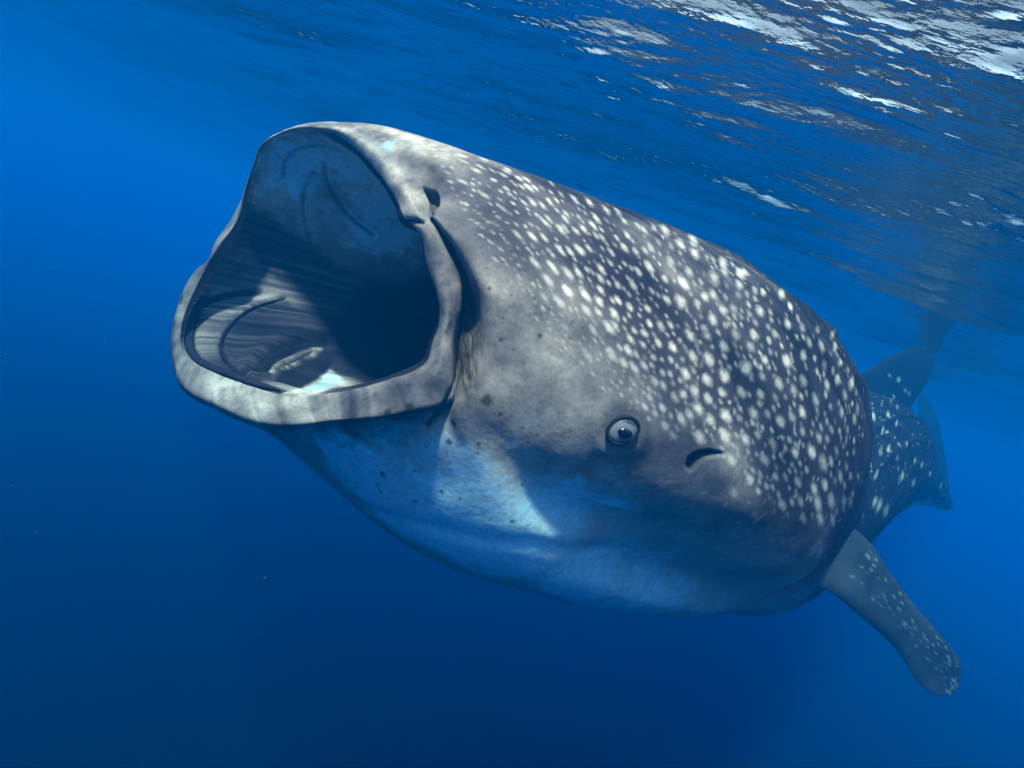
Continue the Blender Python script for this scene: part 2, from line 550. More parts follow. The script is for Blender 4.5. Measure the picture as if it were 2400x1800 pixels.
# openings: spiracle behind the eye, nostril above the mouth corner
def in_poly(P2, poly):
    """signed distance (px) to polygon, negative inside"""
    poly = np.array(poly, float)
    n = len(poly)
    d = np.full(len(P2), 1e9)
    odd = np.zeros(len(P2), bool)
    for i in range(n):
        a, b = poly[i], poly[(i + 1) % n]
        ab = b - a
        t = np.clip(((P2 - a) @ ab) / (ab @ ab), 0, 1)
        d = np.minimum(d, np.linalg.norm(P2 - a - t[:, None] * ab, axis=1))
        cr = ((a[1] > P2[:, 1]) != (b[1] > P2[:, 1])) & (P2[:, 0] < (b[0] - a[0]) * (P2[:, 1] - a[1]) / (b[1] - a[1] + 1e-9) + a[0])
        odd ^= cr
    return np.where(odd, -d, d)
SPIR = [(1690,1060),(1660,1055),(1633,1060),(1615,1071),(1609,1085),(1613,1097),(1621,1102),(1630,1092),(1640,1081),(1653,1071),(1672,1065)]
NOST = [(992,440),(1010,446),(1024,450),(1029,462),(1029,478),(1021,488),(1012,488),(1006,470),(999,455)]
for poly, dep, dk in ((SPIR, .045, .93), (NOST, .035, .45)):
    c = hit(*np.mean(poly, 0))
    sel = np.where((((V0 - c)**2).sum(1) < .16**2) & ~inside)[0]
    sd_ = in_poly(project(V0[sel]), poly)
    disp[sel] += -dep * smooth(4.0, -6.0, sd_)
    DARK[sel] = np.maximum(DARK[sel], dk * smooth(3.0, -1.5, sd_))
# eye socket
c = hit(1460, 1008)
d = np.linalg.norm(V0 - c, axis=1)
disp += np.where(inside, 0, .003 * np.exp(-((d - .062) / .02)**2) - .004 * np.exp(-(d / .044)**4))
# fleshy flap below the spiracle
c = hit(1690, 1100)
d = np.linalg.norm(V0 - c, axis=1)
disp += np.where(inside, 0, .012 * np.exp(-(d / .05)**2))
# low longitudinal ridges of the back, throat crease, soft unevenness
ext = (~inside) & (rowp > K_B0)
for ph_, w_, a_ in ((14, 2.2, .014), (30, 2.6, .016), (50, 3.0, .010), (346, 2.2, .014), (330, 2.6, .016), (310, 3, .010)):
    disp += ext * a_ * smooth(K_B0 + .4, K_B0 + 1.2, rowp) * np.exp(-((php - ph_) / w_)**2)
disp += ext * .004 * (vnoise(V0, 38, 2, 9) - .5) * np.exp(-((lat - 22) / 22)**2) * smooth(K_B0 + .5, K_B0 + 1.3, rowp)
crease = polyline3([(760,1130),(830,1175),(900,1205),(1000,1235),(1100,1258),(1200,1275),(1320,1285),(1450,1288)])
d = dist_line(V0, crease)
disp += np.where(inside, 0, -.006 * np.exp(-(d / .03)**2))
disp += np.where(inside, .004, .010) * (vnoise(V0, 7, 3, 2) - .5) + .0016 * (vnoise(V0, 45, 3, 4) - .5)
# crumpled skin in the mouth-corner fold
pj = project(V0)
cr = (~inside) & (rowp < K_B0) & (np.abs(php - 80) < 26)
cs = np.where(cr, np.exp(-((pj[:, 0] - 1100) / 26)**2) * smooth(640, 720, pj[:, 1]) * smooth(960, 900, pj[:, 1]), 0)
disp += cs * .016 * (vnoise(np.stack([pj[:, 0] * .09, pj[:, 1] * .02, pj[:, 0] * 0], 1), 1.0, 3, 8) - .5)
G = (V0 + NV * disp[:, None]).reshape(G.shape)
BV = W(G.reshape(-1, 3))
ROWP = np.repeat(xs, NCO)
PHP = np.tile(cp, NR)
K_INN, K_LIP = knots[I_INN], knots[I_LIP]
fc = grid_faces(NR, NCO, wrap=True)[:, ::-1]
# ------------------------------------------------------------------ skin pigment
VV = G.reshape(-1, 3)
# the right half wears the mirrored pattern of the left half
jm = np.array([int(np.argmin(np.abs(cp - ((360 - c) % 360)))) for c in cp])
mirror = np.where(cp > 180, jm, np.arange(NCO))
PE = V0.reshape(NR, NCO, 3)[:, mirror].reshape(-1, 3).astype(np.float32)
PE[inside] = V0[inside]
def rbf(P, samples, sig):
    hs = hits(samples)
    C = np.array([h for h, _ in hs], np.float32)
    v = np.array([q[2] for _, q in hs], np.float32)
    num = np.zeros(len(P), np.float32)
    den = np.full(len(P), 1e-7, np.float32)
    for c, t in zip(C, v):
        w = np.exp(-((P - c)**2).sum(1) / (sig * sig))
        num += w * t
        den += w
    return num / den, np.clip(den / .05, 0, 1)
TONE = [(650,310,.9),(760,297,.95),(850,325,.9),(900,370,.95),(925,430,.95),(960,490,.95),(610,340,.85),(590,400,.8),(565,450,.75),
 (900,330,.8),(1000,350,.75),(1080,370,.72),(960,400,.75),(1000,420,.55),(1060,420,.45),(1100,450,.35),(1150,440,.32),(1060,500,.5),(1110,540,.35),(1090,600,.45),(1150,600,.4),(1180,520,.2),(1210,560,.25),(1250,600,.3),(1230,470,.35),(1280,450,.45),(1350,470,.25),(1300,520,.4),(1360,560,.3),(1420,600,.2),(1450,660,.12),(1500,700,.12),(1540,750,.18),(1480,760,.2),(1570,790,.2),
 (1110,680,.6),(1150,720,0.61),(1130,770,0.61),(1200,680,0.57),(1230,740,.78),(1280,720,.72),(1200,800,0.61),(1280,800,.72),(1330,840,.72),(1260,860,.72),(1380,880,.70),(1420,930,0.64),(1400,960,0.57),(1350,760,.55),(1420,800,.5),(1460,860,.55),(1480,930,.6),(1530,960,.45),(1550,900,.4),(1500,830,.4),(1560,1000,.4),(1510,1040,.35),(1580,1060,.35),(1630,1040,.45),
 (1550,600,.45),(1600,640,.5),(1640,700,.5),(1680,760,.4),(1720,700,.45),(1760,660,.35),(1700,620,.4),(1620,580,.35),(1650,820,.3),(1620,900,.35),(1700,900,.2),(1740,880,.18),(1680,980,.3),(1760,960,.2),(1800,900,.25),(1780,800,.25),(1820,740,.15),(1850,850,.2),(1880,800,.12),(1900,900,.18),(1920,1000,.2),(1860,1000,.18),(1800,1060,.15),(1850,1100,.12),(1900,1080,.2),(1950,1050,.2),(1980,960,.18),(2000,880,.12),(1950,850,.15),(2010,1050,.18),(1960,1140,.25),(1900,1180,.15),(1850,1160,.1),(1800,1150,.2),(1720,1120,.6),(1700,1090,.55),(1750,1160,.45),(1800,1190,.35),(1860,1210,.3),(1930,1220,.3),(1980,1200,.2),
 (1110,850,.75),(1150,900,.85),(1200,1000,.9),(1250,1050,.9),(1000,1060,1.2),(900,1020,1.1),(800,1040,1.25),(1100,1150,1.25),(1300,1200,1.2),(1400,1100,1.0),(1500,1120,.85),(1600,1180,.80),(1500,1300,1.1),(1700,1250,.80),(1800,1300,.80),(1900,1300,.6),(1600,1260,1.0),(1800,1370,.95),(1560,1400,1.15),(1450,1220,1.0),(1550,1320,1.05),(1650,1330,.98),(1750,1320,.9),(1620,1430,1.1),(1850,1410,.95),(1470,1400,1.2),(1300,1100,1.1),(700,1020,1.0),(1700,1380,1.0),(1400,1350,1.25),(1150,1280,1.25),(950,1180,1.25),
 (700,950,.6),(640,960,.9),(800,940,.5),(900,925,.5),(1000,910,.5),(500,900,.6),(430,800,.7),(570,940,.7),
 (1000,570,.65),(1020,640,.8),(1045,700,.7),(1040,780,.65),(1030,850,.5)]
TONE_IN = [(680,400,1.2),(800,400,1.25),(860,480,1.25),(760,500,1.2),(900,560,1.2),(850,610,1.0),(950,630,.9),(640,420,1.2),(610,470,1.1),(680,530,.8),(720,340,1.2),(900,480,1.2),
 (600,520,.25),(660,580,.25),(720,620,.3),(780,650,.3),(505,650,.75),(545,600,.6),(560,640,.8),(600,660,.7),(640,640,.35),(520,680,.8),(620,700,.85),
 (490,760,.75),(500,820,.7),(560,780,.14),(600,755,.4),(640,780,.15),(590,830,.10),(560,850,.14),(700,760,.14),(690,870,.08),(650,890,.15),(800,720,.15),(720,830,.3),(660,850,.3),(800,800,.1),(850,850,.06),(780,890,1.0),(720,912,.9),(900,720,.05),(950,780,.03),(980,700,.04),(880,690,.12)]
tone, cov = rbf(PE, TONE, .085)
default = np.where(lat < 100, .16, np.where(lat > 125, 1.0, .16 + .84 * (lat - 100) / 25)).astype(np.float32)
rear = smooth(K_TR - 1.3, K_TR - .5, rowp).astype(np.float32)
tone = tone * cov + default * (1 - cov)
tone = tone * (1 - rear) + np.where(lat < 112, .10, np.where(lat > 128, .85, .10 + .75 * (lat - 112) / 16)) * rear
tin, cin = rbf(PE, TONE_IN, .10)  # lining tones include the sunlit far wall and the throat's shade
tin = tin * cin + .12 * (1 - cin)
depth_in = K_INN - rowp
tin = tin * smooth(1.0, .7, depth_in) + .015 * smooth(.7, 1.0, depth_in)  # deep throat's darkness painted in by depth
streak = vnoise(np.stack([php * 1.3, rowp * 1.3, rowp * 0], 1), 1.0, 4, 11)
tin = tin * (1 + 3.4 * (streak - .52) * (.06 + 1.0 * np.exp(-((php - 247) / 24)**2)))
# mouth lining: filter pads; fold shadows, sunlit floor and throat darkness painted in (outline px, tone, streakiness, softness px)
pj_in = project(V0[inside])
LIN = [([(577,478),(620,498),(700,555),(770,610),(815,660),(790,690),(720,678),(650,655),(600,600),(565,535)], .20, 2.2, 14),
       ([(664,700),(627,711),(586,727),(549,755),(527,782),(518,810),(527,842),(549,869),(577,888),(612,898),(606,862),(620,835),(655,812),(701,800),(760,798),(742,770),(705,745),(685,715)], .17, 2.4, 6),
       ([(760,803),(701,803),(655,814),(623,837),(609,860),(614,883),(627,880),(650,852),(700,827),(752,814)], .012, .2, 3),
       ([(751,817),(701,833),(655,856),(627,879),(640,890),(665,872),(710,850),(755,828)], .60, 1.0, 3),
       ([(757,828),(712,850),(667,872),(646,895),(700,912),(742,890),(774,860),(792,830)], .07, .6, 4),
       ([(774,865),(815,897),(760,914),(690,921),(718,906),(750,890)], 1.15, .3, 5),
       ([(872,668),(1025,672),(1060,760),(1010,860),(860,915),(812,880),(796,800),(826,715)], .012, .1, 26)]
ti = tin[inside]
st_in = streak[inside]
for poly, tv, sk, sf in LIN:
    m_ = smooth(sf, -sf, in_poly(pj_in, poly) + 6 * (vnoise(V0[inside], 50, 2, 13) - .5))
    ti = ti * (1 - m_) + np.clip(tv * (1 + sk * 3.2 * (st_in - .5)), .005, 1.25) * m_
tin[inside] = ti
lipw = smooth(K_INN - .02, K_INN + .02, rowp) * smooth(K_LIP + .22, K_LIP + .10, rowp) * smooth(95, 125, php) * smooth(285, 250, php)
tone = tone * (1 + lipw * 1.7 * (vnoise(np.stack([php * .16, rowp * 2.0, rowp * 0], 1), 1.0, 3, 15) - .52))  # rippled bands of sunlight on the lower lip painted into the tone
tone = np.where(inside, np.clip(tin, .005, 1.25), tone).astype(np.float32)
# mottling
lipz = smooth(K_INN - .02, K_INN + .01, rowp) * smooth(K_LIP + .30, K_LIP + .12, rowp)
tone *= 1 + lipz * (.8 * (vnoise(VV, 16, 4, 23) - .5) - .18 * smooth(.60, .74, vnoise(VV, 75, 2, 24)))
tone *= 1 + np.where(lat < 100, .95, .18) * (vnoise(VV, 9, 4, 21) - .5) + np.where(lat < 100, .45, .14) * (vnoise(VV, 40, 3, 22) - .5)
lipc = smooth(K_LIP + .11, K_LIP + .04, rowp) * (~inside)
tone = tone * (1 - lipc) + np.minimum(tone, 1.0) * lipc
tone = np.clip(tone, 0, 1.25)
TX = np.array([0, .12, .3, .5, .75, 1.0, 1.25])
TC = np.array([[.009, .0105, .018], [.019, .021, .035], [.050, .047, .062], [.122, .110, .118], [.240, .212, .196], [.42, .385, .352], [.47, .75, .82]])  # palest tone tinted blue-green: blue fill on belly and palate put in colour
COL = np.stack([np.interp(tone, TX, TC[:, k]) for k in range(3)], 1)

# pale spots: crop-window lists (origin, scale, [(x, y, half length, strength)])
SPOTS = [((1100, 300), 5.53, [(140,495,60,.9),(100,545,70,.8),(180,390,70,.8),(300,540,60,.7),(440,600,80,.95),(480,560,70,.7),(500,530,60,.8),(640,650,70,.9),(740,670,70,.8),(760,770,80,.9),(680,770,60,.7),(850,780,50,.8),(810,950,90,.9),(700,960,70,.8),(1040,960,70,.95),(1130,940,50,.8),(940,1000,80,.9),(1060,715,50,.9),(1360,920,80,1),(1550,950,80,1),(1185,860,60,.6),(1770,1040,80,.8),(1930,1080,70,.7),(2010,1200,60,.9),(1640,1170,80,1),(1250,1110,70,.7),(1240,1180,70,.8),(1480,1310,80,1),(1600,1260,80,.8),(1380,1340,80,1),(1180,1310,100,1),(1240,1300,70,.7),(980,1220,90,.95),(1030,1180,80,.8),(820,1410,90,1),(960,1410,80,.8),(1180,1580,100,1),(1300,1590,80,.95),(1430,1580,100,.95),(1550,1550,70,.9),(1640,1400,60,.6),(1720,1430,60,.6),(2040,1390,70,.9),(2190,1260,70,.9),(2010,1560,80,.7),(1840,1610,70,.8),(2150,1600,70,.6),(620,1380,90,.6),(450,1060,80,.45),(180,860,100,.5),(1890,1520,50,.4),(1780,1200,60,.4)]),
 ((1100, 600), 5.53, [(1080,150,110,1),(850,90,100,.8),(1280,220,110,.8),(1420,220,90,1),(1520,170,60,.8),(1710,170,80,1),(1700,290,80,.9),(1560,310,50,.6),(1700,440,80,.9),(1030,330,110,.9),(1270,450,110,1),(1500,500,110,1),(1680,580,90,1),(1810,350,50,.8),(1920,370,70,.7),(2120,370,80,.8),(1930,570,70,1),(1860,580,60,.7),(2070,490,50,.5),(1180,610,120,.85),(970,540,90,.7),(1520,700,100,.8),(1670,720,70,.8),(1880,750,100,1),(2090,670,70,.8),(2070,760,50,.6),(1810,920,100,1),(1620,970,90,.8),(1890,900,80,.8),(2020,820,50,.6),(2100,1080,80,1),(2140,960,60,.8),(1950,1180,60,.8),(2060,1220,90,1),(1850,1270,110,.8),(1540,1290,100,.6),(2000,1380,90,.8),(2140,1450,90,.8),(2170,1280,60,.7),(1240,930,80,.5),(2190,200,70,.8),(2010,100,50,.6),(1950,150,40,.6),(1820,80,60,.5)]),
 ((1500, 450), 5.53, [(50,480,80,1),(125,970,90,1),(400,900,90,1),(325,1120,60,.8),(570,1170,110,1),(640,1030,90,1),(960,1110,110,1),(320,480,90,.9),(690,620,90,1),(260,340,80,.9),(130,720,80,.8),(700,800,90,.8),(1300,1060,90,1),(1290,1190,80,.7),(950,1310,80,1),(840,1350,70,.9),(530,1410,110,1),(745,1460,80,.8),(350,1390,80,.8),(100,1510,70,.8),(950,1650,90,1),(1080,1520,80,.7),(1220,1500,80,.9),(1560,1540,90,1),(1590,1300,60,.8),(1950,1480,60,.9),(1090,980,90,.7),(520,670,90,.7),(440,430,70,.9),(240,660,60,.5),(160,1280,60,.5),(400,700,60,.6),(1280,1330,60,.4),(60,760,60,.6),(1080,900,90,.8),(1350,1030,70,.7),(1830,1320,70,.7)]),
 ((1500, 750), 5.53, [(120,40,60,.9),(270,80,80,.6),(395,70,70,.8),(65,180,70,.9),(640,190,90,1),(830,110,70,.7),(860,200,80,.6),(1240,190,90,.4),(1490,190,90,1),(1920,50,80,1),(2110,90,80,.5),(1750,180,70,.5),(40,320,60,.8),(240,300,70,.9),(420,350,80,.9),(170,350,50,.5),(510,270,50,.5),(1075,340,100,1),(670,460,90,.8),(890,510,100,1),(400,520,60,.9),(280,510,40,.7),(180,490,60,.8),(155,590,60,.8),(60,590,80,.9),(1370,620,120,1),(1610,520,80,.9),(1430,340,90,.4),(1910,530,100,1),(2125,460,80,.8),(1690,410,60,.5),(540,510,50,.4),(290,680,60,.8),(390,700,60,.9),(590,700,90,1),(690,660,60,.5),(870,780,100,1),(1100,730,110,1),(1580,730,80,.5),(1810,820,100,.9),(2120,790,90,.7),(195,800,90,.8),(300,850,70,.9),(520,780,50,.7),(430,820,50,.5),(710,930,90,.8),(1070,940,80,.8),(1320,930,90,.8),(1560,960,90,.8),(560,960,80,1),(450,1000,80,.7),(890,1020,80,.9),(125,1000,60,.7),(300,1140,70,.95),(760,1160,100,1),(1110,1230,110,1),(1470,1210,90,.9),(1660,1220,70,.5),(2110,1190,90,.9),(1830,1310,100,.8),(1980,1260,90,.5),(540,1270,90,.9),(650,1220,90,.7),(410,1240,60,.7),(900,1290,100,.8),(1290,1270,70,.4),(330,1370,80,.6),(60,1130,60,.7),(200,1210,60,.5),(430,1490,70,.45),(770,1510,110,1),(1090,1490,120,.9),(1370,1540,100,.95),(1530,1490,70,.5),(1720,1590,80,.4),(2110,1450,70,.5),(2020,1620,60,.5),(1760,1010,70,.4),(2000,900,80,.4)]),
 ((1700, 1000), 5.53, [(510,430,100,.6),(40,430,100,.6),(320,680,90,.9),(660,650,70,.6),(910,340,90,.9),(1120,320,110,.9),(1270,470,120,.7),(1370,460,80,1),(1220,140,80,.8),(1330,160,70,.6),(1440,320,70,.5),(950,730,80,.7),(1150,810,90,.9),(1290,760,90,1),(1490,650,80,.7),(1580,520,60,.5),(740,1010,90,.6),(980,970,80,.6),(1200,1010,110,.8),(1370,950,110,.9),(1540,960,80,.6),(1620,980,70,.5),(1010,1190,90,.5),(1230,1200,100,.7),(1390,1210,90,.7),(1580,1220,80,.6),(1420,710,60,.4),(1670,330,60,.4),(1380,40,70,.6),(630,230,80,.3),(390,1150,80,.3),(1240,1500,60,.3),(100,850,90,.5)]),
 ((1720, 700), 5.53, [(1315,615,70,1),(1130,620,90,.7),(1490,700,60,.8),(1340,1050,80,.9),(1210,1110,80,.8),(1510,1100,90,.9),(1065,1310,90,.9),(1595,1430,90,.5),(1400,1470,80,.7),(1250,1400,60,.5),(1560,1560,80,.6),(970,570,80,.4),(1270,480,60,.5),(1090,390,60,.4),(1180,870,80,.35),(1440,1260,80,.4),(780,1190,80,.4)]),
 ((900, 260), 5.53, [(1010,570,90,.9),(1030,645,70,.8),(1250,715,70,.9),(1190,765,90,.7),(640,435,60,.8),(310,335,60,.9),(420,385,50,.8),(790,500,80,.7),(630,485,60,.6),(110,285,60,.8),(820,800,60,.35),(1020,920,90,.45),(840,480,80,.7),(1310,610,80,.8),(470,350,60,.6)]),
 ((1960, 800), 3.318, [(325,312,35,1),(280,355,35,.9),(290,580,45,1),(402,573,33,1),(418,455,20,.8),(355,700,32,.9),(405,838,35,.9),(467,638,25,.9),(535,803,28,1),(612,930,30,1),(668,960,30,.8),(468,905,25,.7),(302,1040,45,1),(515,1050,42,1),(603,1098,38,1),(650,1175,35,1),(722,1225,32,1),(730,1030,28,.8),(830,1270,35,.9),(300,1250,50,.9),(335,1275,60,.8),(390,1315,60,.6),(345,850,50,.4),(475,283,18,.5),(400,385,20,.6),(785,1250,25,.7),(815,1120,25,.7),(865,1285,25,.6),(620,797,15,.6),(475,510,20,.6),(350,485,20,.6)])]
nz1 = vnoise(VV, 70, 2, 31) - .5
nz2 = vnoise(VV, 190, 2, 32) - .5
SPOT = np.zeros(len(VV), np.float32)
extl = np.where(~inside)[0]
PX = PE[extl]
order = np.argsort(PX[:, 0])
PXs = PX[order]
def spot_axis(x, y):                              # how the spots are drawn out along the skin
    a = np.interp(x, [900, 1100, 1300, 1500, 1700, 1850, 1950, 2100], [18, 36, 52, 56, 60, 68, 82, 96])
    a -= np.interp(y, [350, 450, 650, 900], [16, 6, 0, 0])
    k = np.interp(x, [900, 1300, 1500, 1650, 1800, 1950, 2040], [.28, .34, .44, .60, .58, .45, .3])
    k *= np.interp(y, [400, 600, 700], [.8, .9, 1.0])
    return math.radians(a), k
for (ox, oy), sc, L in SPOTS:
    for x, y, r, st in L:
        px_, py_ = ox + x / sc, oy + y / sc
        h = hit(px_, py_)
        if h is None:
            continue
        rp = max(r / sc * np.interp(px_, [1500, 1700], [.95, .84]), 4.0)
        a, k = spot_axis(px_, py_)
        if sc < 4:
            k = .36
            a = math.radians(np.interp(py_, [880, 1050, 1180], [70, 95, 108]))
        e = []
        for ang, ln in ((a, rp), (a + math.pi / 2, rp * k)):
            q = [hit(px_ + s_ * 3 * math.cos(ang), py_ + s_ * 3 * math.sin(ang)) for s_ in (1, -1)]
            if any(v is None for v in q) or np.linalg.norm(q[0] - q[1]) > .12 * max(1, -h[2] / 2):
                e = None
                break
            e.append((q[0] - q[1]) / 6.0 * ln)
        if e is None:
            continue
        A, B = e
        nn = np.cross(A, B)
        M3 = np.linalg.inv(np.stack([A, B, nn / np.linalg.norm(nn) * np.linalg.norm(A)], 1))
        rad = np.linalg.norm(A)
        lo, hi = np.searchsorted(PXs[:, 0], [h[0] - 1.9 * rad, h[0] + 1.9 * rad])
        idx = order[lo:hi]
        d = np.linalg.norm((PX[idx] - h) @ M3.T, axis=1)
        g = extl[idx]
        kk = smooth(1.55, .15, d + .8 * nz1[g] + .55 * nz2[g]) * st * .85
        SPOT[g] = np.maximum(SPOT[g], kk)
# many small, weaker pale dabs between the large ones
fr_ = np.random.default_rng(77)
placed = [(ox + x / sc, oy + y / sc, max(r / sc, 8)) for (ox, oy), sc, L in SPOTS if sc > 4 for x, y, r, st in L]
UPPER = [(960,345),(1100,372),(1250,425),(1420,480),(1600,550),(1740,625),(1850,720),(1960,810),(2020,900),(2030,1050),(2010,1180),(1960,1235),(1850,1215),(1760,1160),(1660,1030),(1560,1010),(1500,990),(1440,940),(1370,880),(1300,820),(1240,740),(1180,650),(1120,560),(1040,420)]
n_fill = 0
for _ in range(5200):
    px_, py_ = fr_.uniform(950, 2040), fr_.uniform(340, 1240)
    rp = fr_.uniform(4.5, 8.0) * np.interp(px_, [950, 1500, 1800], [.85, .95, 1.1])
    if in_poly(np.array([[px_, py_]]), UPPER)[0] > -6:
        continue
    if any((px_ - a_)**2 + (py_ - b_)**2 < (rp + .62 * c_ + 3)**2 for a_, b_, c_ in placed):
        continue
    h = hit(px_, py_)
    a, k = spot_axis(px_, py_)
    e = []
    for ang, ln in ((a, rp * 1.25), (a + math.pi / 2, rp * max(k, .45))):
        q = [hit(px_ + s_ * 3 * math.cos(ang), py_ + s_ * 3 * math.sin(ang)) for s_ in (1, -1)]
        if h is None or any(v is None for v in q) or np.linalg.norm(q[0] - q[1]) > .12:
            e = None
            break
        e.append((q[0] - q[1]) / 6.0 * ln)
    if e is None:
        continue
    placed.append((px_, py_, rp))
    n_fill += 1
    A, B = e
    nn = np.cross(A, B)
    M3 = np.linalg.inv(np.stack([A, B, nn / np.linalg.norm(nn) * np.linalg.norm(A)], 1))
    rad = np.linalg.norm(A)
    lo, hi = np.searchsorted(PXs[:, 0], [h[0] - 1.9 * rad, h[0] + 1.9 * rad])
    idx = order[lo:hi]
    d = np.linalg.norm((PX[idx] - h) @ M3.T, axis=1)
    g = extl[idx]
    SPOT[g] = np.maximum(SPOT[g], smooth(1.5, .2, d + .9 * nz1[g] + .7 * nz2[g]) * fr_.uniform(.18, .62))
# faint small freckles between the big spots
fre = vnoise(VV, 55, 1, 41)
SPOT = np.maximum(SPOT, np.where(inside | (lat > 105), 0, .35 * smooth(.80, .93, fre) * smooth(K_B0, K_B0 + .4, rowp)))
COL = COL * (1 - SPOT[:, None]) + np.array([.62, .55, .485]) * SPOT[:, None]
# dark flecks
FLECK = [((1100, 600), 5.53, [(434,90,12),(226,150,14),(500,318,14),(545,514,11),(518,655,12),(432,798,11),(930,762,9),(1030,690,8),(845,545,10),(770,780,8),(1327,848,8),(568,1220,10),(910,1035,34),(260,415,24),(415,1085,28),(1475,930,7),(1300,1065,8),(790,325,8)]),
 ((500, 880), 2.212, [(900,190,26),(945,225,40),(1020,160,26),(750,245,18),(750,310,14),(475,312,16),(515,328,10),(565,325,12),(745,290,10),(880,512,22),(1045,492,8),(735,498,7),(865,598,14),(850,565,12),(740,580,12),(1185,605,14),(1375,355,13),(1245,250,20),(1220,345,18),(1370,405,10),(1600,565,10),(1550,757,10),(1605,270,8),(1680,305,8),(1630,345,12),(1945,418,9),(1415,130,30),(1490,200,12),(1380,1000,18),(1045,652,12),(1115,605,7),(1480,570,6),(1280,640,10),(1105,370,8),(925,430,8),(2065,560,8),(1920,632,7)])]
DK = np.zeros(len(VV), np.float32)
for (ox, oy), sc, L in FLECK:
    for x, y, r in L:
        h = hit(ox + x / sc, oy + y / sc)
        if h is None:
            continue
        rad = max(r / sc, 3.0) * (-h[2]) / FPX
        lo, hi = np.searchsorted(PXs[:, 0], [h[0] - 2 * rad, h[0] + 2 * rad])
        idx = order[lo:hi]
        d = np.sqrt(((PX[idx] - h)**2).sum(1)) / rad
        g = extl[idx]
        DK[g] = np.maximum(DK[g], .8 * smooth(1.35, .55, d + .9 * nz1[g]))
fl = vnoise(VV, 34, 3, 51)
chin = np.where(inside, 0, smooth(96, 118, lat) * smooth(K_B0 + 1.4, K_B0 + .1, rowp))
DK = np.maximum(DK, .26 * chin * smooth(.66, .78, fl))
COL *= (1 - .85 * DK)[:, None]
# crumpled brown skin of the mouth-corner fold, creases and openings with their shade painted black
br = np.clip(cs * 1.5, 0, 1)[:, None]
COL = COL * (1 - br) + (np.array([.10, .085, .078]) * (.45 + 1.5 * vnoise(VV, 60, 3, 61))[:, None]) * br
DARK = np.maximum(DARK, np.where(inside, 0, .0))
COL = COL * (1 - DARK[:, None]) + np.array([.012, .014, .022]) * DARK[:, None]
COL = np.clip(COL, .004, .9)
# ------------------------------------------------------------------ assemble the whale shark
def skin_material(name, attr=True, col=(.1, .1, .12), rough=.52, bump=.25):
    nb = NB(name)
    co = nb.n('TexCoord')
    n1 = nb.n('TexNoise', Scale=95.0, Detail=5.0, Roughness=.65)
    nb.l(co.outputs['Object'], n1.inputs['Vector'])
    n2 = nb.n('TexNoise', Scale=420.0, Detail=2.0)
    nb.l(co.outputs['Object'], n2.inputs['Vector'])
    r1 = nb.n('MapRange')
    nb.l(n1.outputs['Fac'], r1.inputs['Value'])
    r1.inputs['From Min'].default_value, r1.inputs['From Max'].default_value = .3, .7
    r1.inputs['To Min'].default_value, r1.inputs['To Max'].default_value = .80, 1.20
    r2 = nb.n('MapRange')
    nb.l(n2.outputs['Fac'], r2.inputs['Value'])
    r2.inputs['From Min'].default_value, r2.inputs['From Max'].default_value = .3, .7
    r2.inputs['To Min'].default_value, r2.inputs['To Max'].default_value = .88, 1.12
    f = nb.math('MULTIPLY', r1.outputs[0], r2.outputs[0])
    mul = nb.n('VectorMath', operation='SCALE')
    if attr:
        nb.l(nb.attr('pigment').outputs['Color'], mul.inputs[0])
    else:
        mul.inputs[0].default_value = col
    nb.l(f, mul.inputs['Scale'])
    b = nb.n('BsdfPrincipled')
    nb.l(mul.outputs[0], b.inputs['Base Color'])
    b.inputs['Roughness'].default_value = rough
    b.inputs['Specular IOR Level'].default_value = .5
    b.inputs['IOR'].default_value = 1.05          # wet skin against sea water hardly reflects
    bp = nb.n('Bump', Strength=bump, Distance=.004)
    nb.l(f, bp.inputs['Height'])
    nb.l(bp.outputs[0], b.inputs['Normal'])
    nb.l(b.outputs[0], nb.out.inputs['Surface'])
    return nb.m
SKIN = skin_material('spotted_shark_skin')
base = W(np.array([.9, -1.15, -3.2]))
shark = bpy.data.objects.new('whale_shark', None)
scene.collection.objects.link(shark)
shark.location = base
shark.empty_display_size = .3
shark['label'] = 'huge grey whale shark with pale spots swimming with its mouth wide open'
shark['category'] = 'whale shark'
def part(name, V, Fc, mat, colors=None, parent=shark, smooth_shade=True):
    off = base if parent is shark else np.array(parent['_org'])
    org = V.mean(0)
    me = mesh_from(name, V - org, Fc, smooth_shade)
    if colors is not None:
        add_attr(me, 'pigment', colors, 'FLOAT_COLOR')
    o = link(name, me, mat, parent, org - off)
    o['_org'] = org.tolist()
    return o
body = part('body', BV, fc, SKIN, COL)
body['label'] = 'grey spotted body with gaping mouth and pale belly'

